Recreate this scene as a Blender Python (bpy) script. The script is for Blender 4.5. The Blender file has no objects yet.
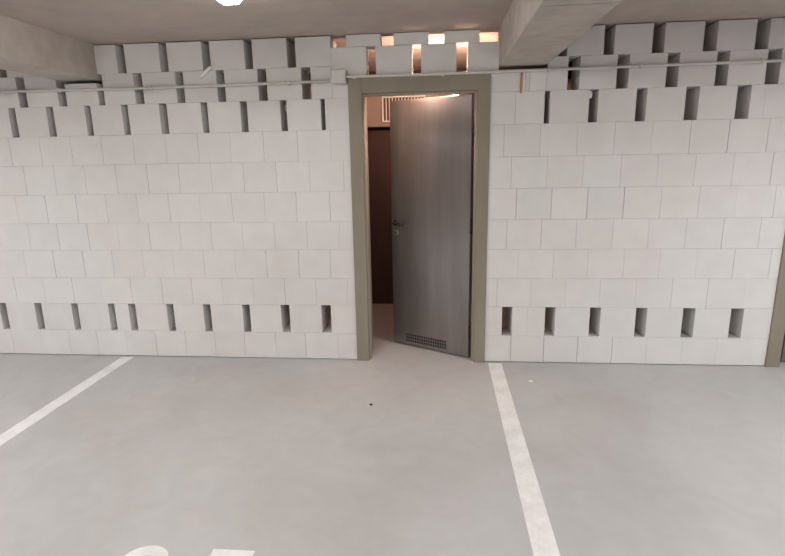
import bpy, bmesh, math, random
from mathutils import Matrix, Vector
random.seed(7)
S = bpy.context.scene
C = S.collection

# ---------------------------------------------------------------- camera
cam_d = bpy.data.cameras.new('camera'); cam = bpy.data.objects.new('camera', cam_d); C.objects.link(cam)
PITCH, YAW, ROLL = 0.2274967, -0.0923382, -0.0186415
cy, sy, cp, sp = math.cos(YAW), math.sin(YAW), math.cos(PITCH), math.sin(PITCH)
fw = Vector((sy*cp, cy*cp, -sp)); r0 = Vector((cy, -sy, 0)); u0 = r0.cross(fw)
rt = r0*math.cos(ROLL) + u0*math.sin(ROLL); up = u0*math.cos(ROLL) - r0*math.sin(ROLL)
M = Matrix((rt, up, -fw)).transposed().to_4x4(); M.translation = Vector((0, -3.8473, 1.56))
cam.matrix_world = M
cam_d.sensor_width = 36; cam_d.lens = 36*522.35/785; cam_d.clip_start = .02
S.camera = cam

# ---------------------------------------------------------------- light and exposure
S.view_settings.view_transform = 'Standard'; S.view_settings.look = 'None'
S.view_settings.gamma = 1; S.view_settings.use_curve_mapping = False
S.view_settings.exposure = 0.52
w = bpy.data.worlds.new('world'); S.world = w; w.use_nodes = True
w.node_tree.nodes['Background'].inputs[0].default_value = (1, .95, .9, 1)
w.node_tree.nodes['Background'].inputs[1].default_value = .02
def area(x, y, z, sx, sy_, p, col=(1, .99, .985), rot=(0, 0, 0)):
    l = bpy.data.lights.new('garage_tube', 'AREA'); l.shape = 'RECTANGLE'; l.size = sx; l.size_y = sy_
    l.energy = p; l.color = col
    o = bpy.data.objects.new('garage_tube', l); C.objects.link(o); o.location = (x, y, z); o.rotation_euler = rot
for x, y, p in ((2.6, -2.2, 34), (-3.9, -2.2, 34), (5.4, -2.2, 40), (-1.04, -5.6, 60), (2.3, -5.6, 60), (-4.1, -5.6, 55)):
    area(x, y, 2.33, .2, 1.25, p)
LAMP_E = 24.0        # emission of the round ceiling lamp
INNER_E = 185.0       # emission of the warm lamp behind the wall

# ---------------------------------------------------------------- helpers
def bx(bm, x0, x1, y0, y1, z0, z1, bevel=0):
    g = bmesh.ops.create_cube(bm, size=1)
    vs = g['verts']
    for v in vs:
        v.co = Vector(((x0+x1)/2 + v.co.x*(x1-x0), (y0+y1)/2 + v.co.y*(y1-y0), (z0+z1)/2 + v.co.z*(z1-z0)))
    if bevel:
        es = list({e for v in vs for e in v.link_edges})
        bmesh.ops.bevel(bm, geom=es, offset=bevel, segments=1, affect='EDGES')
def cyl(bm, c, r, h, axis='Z', seg=20, r2=None, bevel=0):
    R = {'Z': Matrix(), 'X': Matrix.Rotation(math.pi/2, 4, 'Y'), 'Y': Matrix.Rotation(math.pi/2, 4, 'X')}[axis]
    bmesh.ops.create_cone(bm, cap_ends=True, segments=seg, radius1=r, radius2=r if r2 is None else r2, depth=h,
                          matrix=Matrix.Translation(c) @ R)
def tube(bm, pts, r, seg=10):
    pts = [Vector(p) for p in pts]; rings = []
    for i, p in enumerate(pts):
        a = pts[max(i-1, 0)]; b = pts[min(i+1, len(pts)-1)]
        d = (b-a).normalized(); q = Vector((0, 1, 0)) if abs(d.y) < .9 else Vector((1, 0, 0))
        s = d.cross(q).normalized(); t = d.cross(s)
        rings.append([bm.verts.new(p + r*(math.cos(k*2*math.pi/seg)*s + math.sin(k*2*math.pi/seg)*t)) for k in range(seg)])
    for A, B in zip(rings, rings[1:]):
        for k in range(seg): bm.faces.new((A[k], A[(k+1) % seg], B[(k+1) % seg], B[k]))
    bm.faces.new(rings[0][::-1]); bm.faces.new(rings[-1])
def lathe(bm, prof, seg=40, c=(0, 0, 0)):
    rings = []
    for r, z in prof:
        rings.append([bm.verts.new((c[0]+r*math.cos(k*2*math.pi/seg), c[1]+r*math.sin(k*2*math.pi/seg), c[2]+z)) for k in range(seg)])
    for A, B in zip(rings, rings[1:]):
        for k in range(seg): bm.faces.new((A[k], A[(k+1) % seg], B[(k+1) % seg], B[k]))
    bm.faces.new(rings[0][::-1]); bm.faces.new(rings[-1])
def obj(name, bm, m, parent=None, smooth=False):
    bmesh.ops.recalc_face_normals(bm, faces=bm.faces)
    me = bpy.data.meshes.new(name); bm.to_mesh(me); bm.free()
    if smooth:
        for p in me.polygons: p.use_smooth = True
    me.materials.append(m)
    o = bpy.data.objects.new(name, me); C.objects.link(o)
    if parent: o.parent = parent
    return o
def struct(name, bm, m, parent=None):
    o = obj(name, bm, m, parent); o['kind'] = 'structure'; return o
def tag(o, label, cat, group=None):
    o['label'] = label; o['category'] = cat
    if group: o['group'] = group
    return o
def empty(name, loc):
    o = bpy.data.objects.new(name, None); C.objects.link(o); o.location = loc; return o

# ---------------------------------------------------------------- materials
def mat(name, col, rough=.8, metal=0, spec=.3):
    m = bpy.data.materials.new(name); m.use_nodes = True
    b = m.node_tree.nodes['Principled BSDF']
    b.inputs['Base Color'].default_value = (*col, 1); b.inputs['Roughness'].default_value = rough
    b.inputs['Metallic'].default_value = metal; b.inputs['Specular IOR Level'].default_value = spec
    return m
def noisy(name, stops, scale=2, rough=.8, detail=6, bump=0, bump_scale=60, island=0, stretch=(1, 1, 1), second=None, spec=.3, metal=0, rr=None, dist=0):
    """stops: [(pos, colour)] of a noise-driven ramp in object space"""
    m = mat(name, stops[0][1], rough, metal, spec); nt = m.node_tree; N = nt.nodes; L = nt.links
    b = N['Principled BSDF']
    tc = N.new('ShaderNodeTexCoord'); mp = N.new('ShaderNodeMapping'); mp.inputs['Scale'].default_value = stretch
    L.new(tc.outputs['Object'], mp.inputs['Vector'])
    n = N.new('ShaderNodeTexNoise'); n.inputs['Scale'].default_value = scale; n.inputs['Detail'].default_value = detail
    n.inputs['Distortion'].default_value = dist
    L.new(mp.outputs[0], n.inputs['Vector'])
    r = N.new('ShaderNodeValToRGB'); e = r.color_ramp.elements
    while len(e) < len(stops): e.new(.5)
    for el, (p, c) in zip(e, stops): el.position = p; el.color = (*c, 1)
    L.new(n.outputs['Fac'], r.inputs['Fac'])
    out = r.outputs['Color']
    def mul(val, lo, hi, f0=0., f1=1.):
        nonlocal out
        mr = N.new('ShaderNodeMapRange'); mr.inputs['From Min'].default_value = f0; mr.inputs['From Max'].default_value = f1
        mr.inputs['To Min'].default_value = lo; mr.inputs['To Max'].default_value = hi
        L.new(val, mr.inputs['Value'])
        mx = N.new('ShaderNodeMix'); mx.data_type = 'RGBA'; mx.blend_type = 'MULTIPLY'; mx.inputs['Factor'].default_value = 1
        L.new(out, mx.inputs['A']); L.new(mr.outputs[0], mx.inputs['B']); out = mx.outputs['Result']
    if island:
        g = N.new('ShaderNodeNewGeometry'); mul(g.outputs['Random Per Island'], 1-island, 1+island*.3)
    if second:
        n2 = N.new('ShaderNodeTexNoise'); n2.inputs['Scale'].default_value = second[0]; n2.inputs['Detail'].default_value = 8
        n2.inputs['Distortion'].default_value = second[3] if len(second) > 3 else 0
        L.new(mp.outputs[0], n2.inputs['Vector']); mul(n2.outputs['Fac'], second[1], second[2], .3, .7)
    L.new(out, b.inputs['Base Color'])
    if rr:
        mr = N.new('ShaderNodeMapRange'); mr.inputs['To Min'].default_value = rr[0]; mr.inputs['To Max'].default_value = rr[1]
        mr.inputs['From Min'].default_value = .3; mr.inputs['From Max'].default_value = .7
        L.new(n.outputs['Fac'], mr.inputs['Value']); L.new(mr.outputs[0], b.inputs['Roughness'])
    if bump:
        n3 = N.new('ShaderNodeTexNoise'); n3.inputs['Scale'].default_value = bump_scale; n3.inputs['Detail'].default_value = 5
        L.new(mp.outputs[0], n3.inputs['Vector'])
        bp = N.new('ShaderNodeBump'); bp.inputs['Strength'].default_value = bump; bp.inputs['Distance'].default_value = .004
        L.new(n3.outputs['Fac'], bp.inputs['Height']); L.new(bp.outputs[0], b.inputs['Normal'])
    return m
def emis(name, col, e):
    m = mat(name, col); b = m.node_tree.nodes['Principled BSDF']
    b.inputs['Emission Color'].default_value = (*col, 1); b.inputs['Emission Strength'].default_value = e
    return m
BLOCK = noisy('silicate_block', [(.3, (.70, .668, .648)), (.5, (.735, .72, .705)), (.7, (.73, .728, .71))], scale=.9, rough=.9,
              island=.035, second=(7, .965, 1.02), bump=.15, bump_scale=90, spec=.15)
MORTAR = noisy('thin_bed_mortar', [(.35, (.34, .32, .30)), (.65, (.60, .57, .54))], scale=3, rough=.95, spec=.1)
FLOOR = noisy('polished_concrete', [(.3, (.435, .426, .418)), (.5, (.485, .482, .478)), (.7, (.51, .509, .506))], scale=1.1, rough=.5,
              second=(6, .955, 1.035, 1.2), bump=.04, bump_scale=30, spec=.35, rr=(.42, .62), dist=.8)
SLAB = noisy('raw_concrete_ceiling', [(.3, (.42, .355, .315)), (.6, (.50, .43, .385)), (.75, (.455, .41, .365))], scale=1.3, rough=.85,
             second=(9, .92, 1.04), bump=.2, bump_scale=40, spec=.2)
BEAM = noisy('raw_concrete_beam', [(.3, (.40, .37, .33)), (.5, (.47, .415, .375)), (.7, (.51, .48, .44))], scale=2.6, rough=.85,
             second=(11, .88, 1.06), bump=.35, bump_scale=45, spec=.2)
DARKCONC = noisy('dark_concrete', [(.3, (.17, .15, .135)), (.7, (.22, .20, .18))], scale=1.5, rough=.9)
OLIVE = noisy('olive_steel_surround', [(.3, (.245, .215, .165)), (.7, (.29, .258, .203))], scale=5, rough=.6, stretch=(1, 1, .25), spec=.35)
PAINT = noisy('road_paint', [(.35, (.74, .73, .72)), (.6, (.83, .825, .815))], scale=9, rough=.7, second=(45, .94, 1.03))
PLASTIC = mat('grey_pvc', (.62, .60, .57), .45, 0, .4)
DARKWALL = noisy('store_masonry', [(.35, (.29, .22, .19)), (.65, (.36, .27, .23))], scale=3, rough=.9, bump=.2)
FRAMEM = mat('frame_lacquer', (.40, .36, .31), .45)
STEEL = mat('zinc_steel_frame', (.62, .60, .57), .35, .9)
DARKMETAL = mat('dark_hardware', (.03, .025, .025), .35, .3, .5)
WHITE = mat('white_enamel', (.8, .77, .73), .4)
ORANGE = mat('orange_cable', (.75, .25, .08), .5)
FOAM = mat('white_foam', (.9, .89, .87), .7)
DIFF = emis('lamp_diffuser', (1, .97, .93), LAMP_E)
WARM = emis('warm_lamp_diffuser', (1, .65, .48), INNER_E)

# brushed galvanised door sheet
ZINC = bpy.data.materials.new('brushed_zinc_sheet'); ZINC.use_nodes = True
nt = ZINC.node_tree; N = nt.nodes; L = nt.links; b = N['Principled BSDF']
b.inputs['Metallic'].default_value = .86; b.inputs['Roughness'].default_value = .3; b.inputs['Anisotropic'].default_value = .75
tc = N.new('ShaderNodeTexCoord'); mp = N.new('ShaderNodeMapping'); mp.inputs['Scale'].default_value = (5, 5, .5)
n = N.new('ShaderNodeTexNoise'); n.inputs['Scale'].default_value = 2; n.inputs['Detail'].default_value = 5
r = N.new('ShaderNodeValToRGB'); r.color_ramp.elements[0].position = .3; r.color_ramp.elements[1].position = .7
r.color_ramp.elements[0].color = (.27, .245, .24, 1); r.color_ramp.elements[1].color = (.34, .32, .315, 1)
L.new(tc.outputs['Object'], mp.inputs[0]); L.new(mp.outputs[0], n.inputs['Vector']); L.new(n.outputs['Fac'], r.inputs['Fac'])
L.new(r.outputs[0], b.inputs['Base Color'])
tg = N.new('ShaderNodeTangent'); tg.direction_type = 'RADIAL'; tg.axis = 'Z'
L.new(tg.outputs[0], b.inputs['Tangent'])

# ---------------------------------------------------------------- room shell
XL, XR, YB, ZC = -6.5, 6.5, -14.0, 2.39
bm = bmesh.new(); bx(bm, XL, XR, YB, 6.0, -.15, 0); struct('floor', bm, FLOOR)
bm = bmesh.new(); bx(bm, XL, XR, YB, 6.0, ZC, ZC+.2); struct('ceiling', bm, SLAB)
bm = bmesh.new(); bx(bm, XL-.2, XL, YB-.2, 6.2, -.15, ZC+.2); struct('wall_left', bm, SLAB)
bm = bmesh.new(); bx(bm, XR, XR+.2, YB-.2, 6.2, -.15, ZC+.2); struct('wall_right', bm, DARKCONC)
bm = bmesh.new(); bx(bm, XL, XR, YB-.2, YB, -.15, ZC+.2); struct('wall_front', bm, DARKCONC)

# the perforated block wall: one mesh of real blocks with real gaps
TH = .24
ZL = [.006, .219, .447, .661, .885, 1.098, 1.321, 1.541, 1.757, 1.972, 2.188, 2.384]
ZR = [.006, .215, .443, .665, .884, 1.103, 1.326, 1.547, 1.767, 1.983, 2.200, 2.384]
D1 = (-.645, .346); D2 = (2.397, 3.388)
W = bmesh.new(); WM = bmesh.new()
def block(x0, x1, z0, z1, th=TH):
    if x1-x0 < .012 or z1-z0 < .012: return
    g = random.choice((.0003, .0004, .0006, .0014)); j = random.uniform(-.001, .001)
    gz = random.choice((.0003, .0004, .0007))
    bx(W, x0+g, x1-g, j, th, z0+gz, z1-gz, .0008)
def fill(segs, z0, z1, th=TH):
    for x0, x1 in segs: block(x0, x1, z0, z1, th)
def solid(xa, xb, anchor, z0, z1):
    x = anchor
    while x > xa: x -= .25
    js = [xa]
    x += .25
    while x < xb-.01:
        if x-js[-1] > .03: js.append(x + random.uniform(-.004, .004))
        x += .25
    js.append(xb)
    fill(zip(js, js[1:]), z0, z1)
    bx(WM, xa+.004, xb-.004, .006 if z0 > .1 else .014, TH-.004, z0-.001 if z0 > .1 else 0, z1+.001)
def holes(xa, xb, gaps, z0, z1, per=.308, gw=.06, joints=(), start=-99):
    gaps = list(gaps)
    while gaps[0][0]-per > xa+.05: gaps.insert(0, (gaps[0][0]-per, gaps[0][0]-per+gw))
    while gaps[-1][1]+per < xb-.05: gaps.append((gaps[-1][1]+per-gw, gaps[-1][1]+per))
    gaps = [g for g in gaps if g[0] > start]
    x = xa
    for a, b_ in gaps + [(xb, None)]:
        js = [x] + [j for j in joints if x+.03 < j < a-.03]
        rest = a-js[-1]
        if rest > .33: js.append(a-.25)
        js.append(a); fill(zip(js, js[1:]), z0, z1)
        x = b_
def pairs(l): return [(l[i], l[i+1]) for i in range(0, len(l), 2)]
AL = [-2.305, None, -1.203, -1.327, -1.499, -1.563, -1.703, -1.784]
AR = [1.544, None, 1.431, 1.331, 1.235, 1.299, 1.255, 1.449]
for i in range(8):
    if i == 1: continue
    solid(XL, D1[0], AL[i], ZL[i], ZL[i+1])
    solid(D1[1], D2[0], AR[i], ZR[i], ZR[i+1])
    solid(D2[1], XR, AR[i], ZR[i], ZR[i+1])
gL1 = pairs([-3.624, -3.561, -3.311, -3.25, -2.99, -2.934, -2.673, -2.618, -2.5, -2.442, -2.18, -2.122, -1.874, -1.813, -1.553, -1.494, -1.242, -1.173, -.918, -.844])
gL8 = pairs([-3.239, -3.184, -2.937, -2.882, -2.631, -2.585, -2.342, -2.294, -2.052, -1.995, -1.735, -1.686, -1.441, -1.389, -1.144, -1.097, -.848, -.818])
gL9 = pairs([-3.14, -3.072, -2.824, -2.762, -2.511, -2.464, -2.222, -2.158, -1.906, -1.846, -1.598, -1.54, -1.295, -1.231, -.977, -.912])
gL10 = pairs([-3.27, -3.2, -2.95, -2.885, -2.642, -2.58, -2.334, -2.268, -2.006, -1.948, -1.69, -1.631, -1.379, -1.321, -1.072, -1.01])
gR1 = pairs([.472, .547, .791, .865, 1.117, 1.195, 1.448, 1.526, 1.78, 1.865, 2.114, 2.20])
gR8 = pairs([.716, .753, 1.014, 1.074, 1.324, 1.392, 1.643, 1.728, 1.969, 2.055])
gR9 = pairs([.862, .941, 1.183, 1.261, 1.503, 1.579, 1.817, 1.894, 2.13, 2.215])
gR10 = pairs([.769, .848, 1.088, 1.153, 1.397, 1.473, 1.718, 1.802, 2.04, 2.121])
holes(XL, D1[0], gL1, ZL[1], ZL[2])
holes(XL, D1[0], gL8, ZL[8], ZL[9])
holes(D1[1], D2[0], gR1, ZR[1], ZR[2], joints=(.66,), start=.45)
holes(D1[1], D2[0], gR8, ZR[8], ZR[9], joints=(.52,), start=.6)
holes(D2[1], XR, [(3.6, 3.67)], ZR[1], ZR[2]); holes(D2[1], XR, [(3.6, 3.67)], ZR[8], ZR[9])
# the two courses under the slab, cut away where the beams (bottom at 2.15) cross the wall
BL = (-2.79, -2.495); BR = (.40, .726); ZB = 2.15
holes(XL, -2.824, gL9[:1], ZL[9], ZL[10])
block(-2.762, -2.511, ZL[9], 2.128)
holes(-2.464, -.76, gL9[3:], ZL[9], ZL[10])
block(-.76, D1[0], ZL[9], 2.118)
holes(XL, BL[0], gL10[:2], ZL[10], ZL[11])
holes(BL[1], -.76, gL10[3:], ZL[10], ZL[11])
block(D1[1], .61, ZR[9], 2.118); block(.61, BR[1], ZR[9], 2.128)
holes(BR[1], D2[0], gR9, ZR[9], ZR[10])
holes(BR[1], D2[0]-.11, gR10, ZR[10], ZR[11])
def overdoor(dx, x_end):
    fill([(-.76+dx, -.51+dx), (-.445+dx, -.194+dx), (-.131+dx, .112+dx), (.189+dx, x_end)], 2.12, 2.308, .12)
    fill([(-.65+dx, -.408+dx), (-.319+dx, -.078+dx), (.026+dx, .268+dx)], 2.309, 2.386, .12)
overdoor(0, .40); overdoor(3.042, 3.44)
holes(3.44, XR, [(3.7, 3.76)], ZR[9], ZR[10]); holes(3.44, XR, [(3.55, 3.61)], ZR[10], ZR[11])
bmesh.ops.recalc_face_normals(W, faces=W.faces)
wall = struct('wall_back', W, BLOCK)
struct('mortar_core', WM, MORTAR, wall)

# beams running over the wall towards the camera
for i, (a, c) in enumerate((BL, BR)):
    bm = bmesh.new(); bx(bm, a, c, YB, 1.2, ZB, ZC+.05, .006)
    o = struct('trim_%d' % (i+3), bm, BEAM)
    if i == 1:   # formwork seam across the soffit
        bm = bmesh.new(); bx(bm, a+.01, c-.005, -1.475, -1.463, ZB-.004, ZB+.01, .002)
        struct('formwork_seam', bm, BEAM, o)

# door surrounds
def surround(n, x0, x1):
    bm = bmesh.new()
    bx(bm, x0, x0+.095, -.016, TH+.01, 0, 2.118, .003); bx(bm, x1-.088, x1, -.016, TH+.01, 0, 2.118, .003)
    bx(bm, x0+.093, x1-.086, -.0155, .12, 2.0, 2.118, .003)
    struct('trim_%d' % n, bm, OLIVE)
surround(1, *D1); surround(2, *D2)

# ---------------------------------------------------------------- doors
def make_door(n, dx, angle):
    d = empty('door_%d' % n, (-.145+dx, 0, 0)); d['kind'] = 'structure'
    def P(o): o.parent = d; o.matrix_parent_inverse = Matrix.Translation((.145-dx, 0, 0)); return o
    bm = bmesh.new()
    for a, c in ((-.550, -.540), (.246, .260)): bx(bm, a+dx, c+dx, .022, .10, 0, 2.0, .001)
    for a, c in ((-.550, -.542), (.249, .260)): bx(bm, a+dx, c+dx, .012, .022, 0, 2.0, .001)
    bx(bm, -.541+dx, .246+dx, .022, .10, 1.988, 2.0)
    P(obj('door_frame', bm, FRAMEM))
    for z in (.22, 1.05, 1.78):
        bm = bmesh.new(); cyl(bm, (.230+dx, .044, z), .007, .11, seg=12); P(obj('hinge', bm, DARKMETAL))
    bm = bmesh.new(); bx(bm, 0, .706, -.04, 0, .012, 1.984, .002)
    leaf = obj('door_leaf', bm, ZINC); P(leaf)
    leaf.location = (.224+dx, .058, 0); leaf.rotation_euler = (0, 0, math.radians(angle))
    # bottom ventilation strip: 9 fields of 3 x 2 slots between raised bars
    bm = bmesh.new(); bx(bm, .195, .582, .0003, .0015, .038, .112)
    g = obj('vent_grille', bm, mat('vent_backing', (.05, .045, .042), .6, .2), leaf)
    bm = bmesh.new()
    for k in range(19): bx(bm, .193+k*.0215-.0022, .193+k*.0215+.0022, .0012, .004, .036, .114)
    for z in (.036, .060, .087, .111): bx(bm, .191, .584, .0012, .0045, z, z+.004)
    obj('grille_bars', bm, ZINC, leaf)
    bm = bmesh.new(); cyl(bm, (.662, .004, 1.04), .026, .008, 'Y', 28)
    tube(bm, [(.662, .004, 1.038), (.662, .035, 1.038), (.659, .045, 1.037), (.650, .050, 1.036), (.60, .050, 1.034), (.560, .050, 1.033)], .0095, 12)
    obj('handle', bm, DARKMETAL, leaf, True)
    bm = bmesh.new(); cyl(bm, (.662, .003, .958), .022, .006, 'Y', 28); obj('lock_rosette', bm, STEEL, leaf)
    bm = bmesh.new(); cyl(bm, (.662, .0075, .962), .007, .004, 'Y', 16); bx(bm, .659, .665, .0055, .0095, .942, .962)
    obj('keyhole', bm, DARKMETAL, leaf)
    return d
make_door(1, 0, 150.78)
make_door(2, 3.042, 178.2)

# ---------------------------------------------------------------- corridor behind the wall
bm = bmesh.new(); bx(bm, XL, XR, 1.62, 1.8, 0, ZC); struct('wall_corridor', bm, mat('dark_masonry', (.075, .045, .042), .9))  # back wall in one even, very dark reddish colour
bm = bmesh.new(); bx(bm, XL, XR, 1.45, 1.62, 1.852, 2.24); struct('trim_5', bm, DARKWALL)
bm = bmesh.new(); bx(bm, -1.5, -1.35, TH, 1.45, 0, ZC); struct('wall_partition', bm, DARKWALL)
v = tag(empty('vent_grille', (-.352, 1.441, 2.012)), 'white framed ventilation grille on the lit band above the dark passage behind the door', 'vent')
bm = bmesh.new()
for a in ((-.210, .210, .106, .122), (-.210, .210, -.122, -.106)): bx(bm, a[0], a[1], -.018, .008, a[2], a[3], .002)
for a in ((-.210, -.194), (.194, .210)): bx(bm, a[0], a[1], -.018, .008, -.106, .106, .002)
obj('frame', bm, WHITE, v)
bm = bmesh.new(); bx(bm, -.194, .194, .001, .007, -.106, .106); obj('backing', bm, mat('vent_shade', (.12, .07, .05), .8), v)
bm = bmesh.new()
for k in range(12): bx(bm, -.172+k*.0308, -.164+k*.0308, -.010, .002, -.106, .106)
obj('bars', bm, WHITE, v)
l = tag(empty('wall_lamp', (.0, .12, 2.065)), 'warm bulkhead lamp on the corridor side of the block wall above the steel door', 'lamp')
bm = bmesh.new(); bx(bm, -.18, .18, .001, .012, -.035, .035, .003); obj('base', bm, WHITE, l)
bm = bmesh.new(); bx(bm, -.17, .17, .012, .042, -.028, .028, .010); obj('diffuser', bm, WARM, l)

# ---------------------------------------------------------------- ceiling lamp
l = tag(empty('ceiling_light', (-1.037, -1.705, ZC)), 'narrow glowing lamp on the concrete ceiling at the top edge, left of the doorway', 'lamp')
bm = bmesh.new(); bx(bm, -.028, .028, -.60, .60, -.030, -.0005, .004); obj('base', bm, WHITE, l)
bm = bmesh.new(); bx(bm, -.055, .055, -.64, .64, -.075, -.022, .018); obj('diffuser', bm, DIFF, l)

# ---------------------------------------------------------------- conduits and box on the wall
def conduit(name, pts, clips, label):
    e = tag(empty(name, pts[0]), label, 'pipe', 'thin grey conduits along the block wall')
    o = Vector(pts[0])
    bm = bmesh.new(); tube(bm, [Vector(p)-o for p in pts], .0095, 12); obj('tube', bm, PLASTIC, e, True)
    for x, z in clips:
        bm = bmesh.new(); bx(bm, x-.010-o.x, x+.010-o.x, -.036-o.y, -.001-o.y, z-.015-o.z, z+.015-o.z, .004); obj('clip', bm, PLASTIC, e)
conduit('conduit', [(-6.4, -.02, 2.090), (-4, -.02, 2.089), (-3.26, -.02, 2.087), (-2.32, -.02, 2.080), (-1.6, -.02, 2.080), (-.757, -.02, 2.087)],
        [(-4.3, 2.089), (-2.79, 2.083), (-2.092, 2.080), (-1.065, 2.084)], 'long thin grey conduit running left from the junction box along the wall')
conduit('conduit', [(-.650, -.03, 2.110), (-.14, -.02, 2.110), (.54, -.02, 2.114), (1.19, -.02, 2.118), (2.23, -.02, 2.124), (6.4, -.02, 2.13)],
        [(-.597, 2.110), (.02, 2.111), (.732, 2.115), (1.325, 2.119), (2.088, 2.123), (3.4, 2.126)], 'long thin grey conduit running right from the junction box above the steel door')
j = tag(empty('junction_box', (-.7035, 0, 2.111)), 'square grey plastic junction box on the wall at the upper left door corner', 'electrical box')
bm = bmesh.new(); bx(bm, -.052, .052, -.045, -.001, -.046, .046, .005); obj('body', bm, PLASTIC, j)
bm = bmesh.new(); bx(bm, -.049, .049, -.054, -.045, -.043, .043, .004); obj('lid', bm, PLASTIC, j)
for sx in (-1, 1):
    bm = bmesh.new(); cyl(bm, (sx*.054, -.02, -.024 if sx < 0 else 0), .013, .02, 'X', 14); obj('cable_gland', bm, DARKMETAL if sx > 0 else PLASTIC, j)
s = tag(empty('cable_drop', (.56, 0, 2.10)), 'short vertical white cable stub beside an orange one below the right conduit', 'cable')
bm = bmesh.new(); tube(bm, [(.012, -.012, .012), (.011, -.008, -.05), (.008, -.007, -.125)], .006); obj('white_sleeve', bm, FOAM, s, True)
bm = bmesh.new(); tube(bm, [(-.008, -.008, .0), (-.010, -.006, -.05), (-.010, -.006, -.13)], .0045); obj('orange_cable', bm, ORANGE, s, True)

# scraps
bm = bmesh.new(); tube(bm, [(-1.700, -.028, 2.140), (-1.66, -.026, 2.176), (-1.625, -.016, 2.207)], .013, 10)
tag(obj('foam_strip', bm, FOAM, None, True), 'short slanted white strip stuck on the upper blocks left of the door', 'strip')
def lump(name, c, r, m, label, cat, sc=(1, 1, 1)):
    bm = bmesh.new(); bmesh.ops.create_icosphere(bm, subdivisions=2, radius=r)
    for q in bm.verts:
        k = 1+random.uniform(-.18, .18); q.co = Vector((q.co.x*k*sc[0]+c[0], q.co.y*k*sc[1]+c[1], q.co.z*k*sc[2]+c[2]))
    return tag(obj(name, bm, m, None, True), label, cat)
lump('foam_scrap', (1.024, .02, 1.951), .012, FOAM, 'small white scrap at the top of the second slot right of the door', 'scrap', (1, 1, 2.2))
lump('foam_scrap', (-1.128, .10, 1.925), .012, PLASTIC, 'thin pale scrap inside an upper slot left of the door', 'scrap', (.7, 1, 3.2))
lump('paper_chip', (.642, -.36, .006), .013, FOAM, 'tiny white chip on the concrete floor right of the parking line', 'debris', (1.1, .9, .5))
lump('stone_chip', (-.44, -.767, .005), .010, DARKMETAL, 'tiny black speck lying on the open floor in front of the door', 'debris', (1, 1, .6))

# ---------------------------------------------------------------- floor markings
def mark(name, polys, label, cat='floor marking', group=None):
    bm = bmesh.new()
    for p in polys:
        lo = [bm.verts.new((x, y, .0002)) for x, y in p]; hi = [bm.verts.new((x, y, .0018)) for x, y in p]
        bm.faces.new(lo[::-1]); bm.faces.new(hi); k = len(p)
        for i in range(k): bm.faces.new((lo[i], lo[(i+1) % k], hi[(i+1) % k], hi[i]))
    return tag(obj(name, bm, PAINT), label, cat, group)
mark('parking_line', [[(-2.597, -.03), (-2.497, -.03), (-2.455, -4.9), (-2.555, -4.9)]], 'white parking line on the floor left of the door, cut off by the left edge', group='white parking bay lines')
mark('parking_line', [[(.372, -.03), (.474, -.03), (.492, -4.9), (.382, -4.9)]], 'white parking line on the floor starting at the right side of the door', group='white parking bay lines')
def arc(cx, cy_, rx, ry, t, a0, a1, n=16):
    P = [(cx+rx*math.cos(math.radians(a0+(a1-a0)*i/n)), cy_+ry*math.sin(math.radians(a0+(a1-a0)*i/n))) for i in range(n+1)]
    Q = [(cx+(rx-t)*math.cos(math.radians(a0+(a1-a0)*i/n)), cy_+(ry-t)*math.sin(math.radians(a0+(a1-a0)*i/n))) for i in range(n+1)]
    return [[P[i], P[i+1], Q[i+1], Q[i]][::1] for i in range(n)]
# "6"
mark('painted_digit', arc(-1.18, -2.175, .10, .10, .056, 0, 180) + [[(-1.136, -2.175), (-1.08, -2.175), (-1.08, -2.205), (-1.136, -2.205)], [(-1.28, -2.175), (-1.228, -2.175), (-1.228, -2.40), (-1.28, -2.40)]]
     + arc(-1.18, -2.40, .10, .11, .05, 0, 360, 30), 'white painted number six cut by the bottom edge, left of the five', group='white bay number on the floor')
# "5"
mark('painted_digit', [[(-.924, -2.077), (-.749, -2.077), (-.749, -2.128), (-.924, -2.128)], [(-.924, -2.128), (-.874, -2.128), (-.874, -2.29), (-.924, -2.29)]]
     + arc(-.85, -2.37, .10, .13, .05, -140, 135, 26), 'white painted number five cut by the bottom edge, right of the six', group='white bay number on the floor')
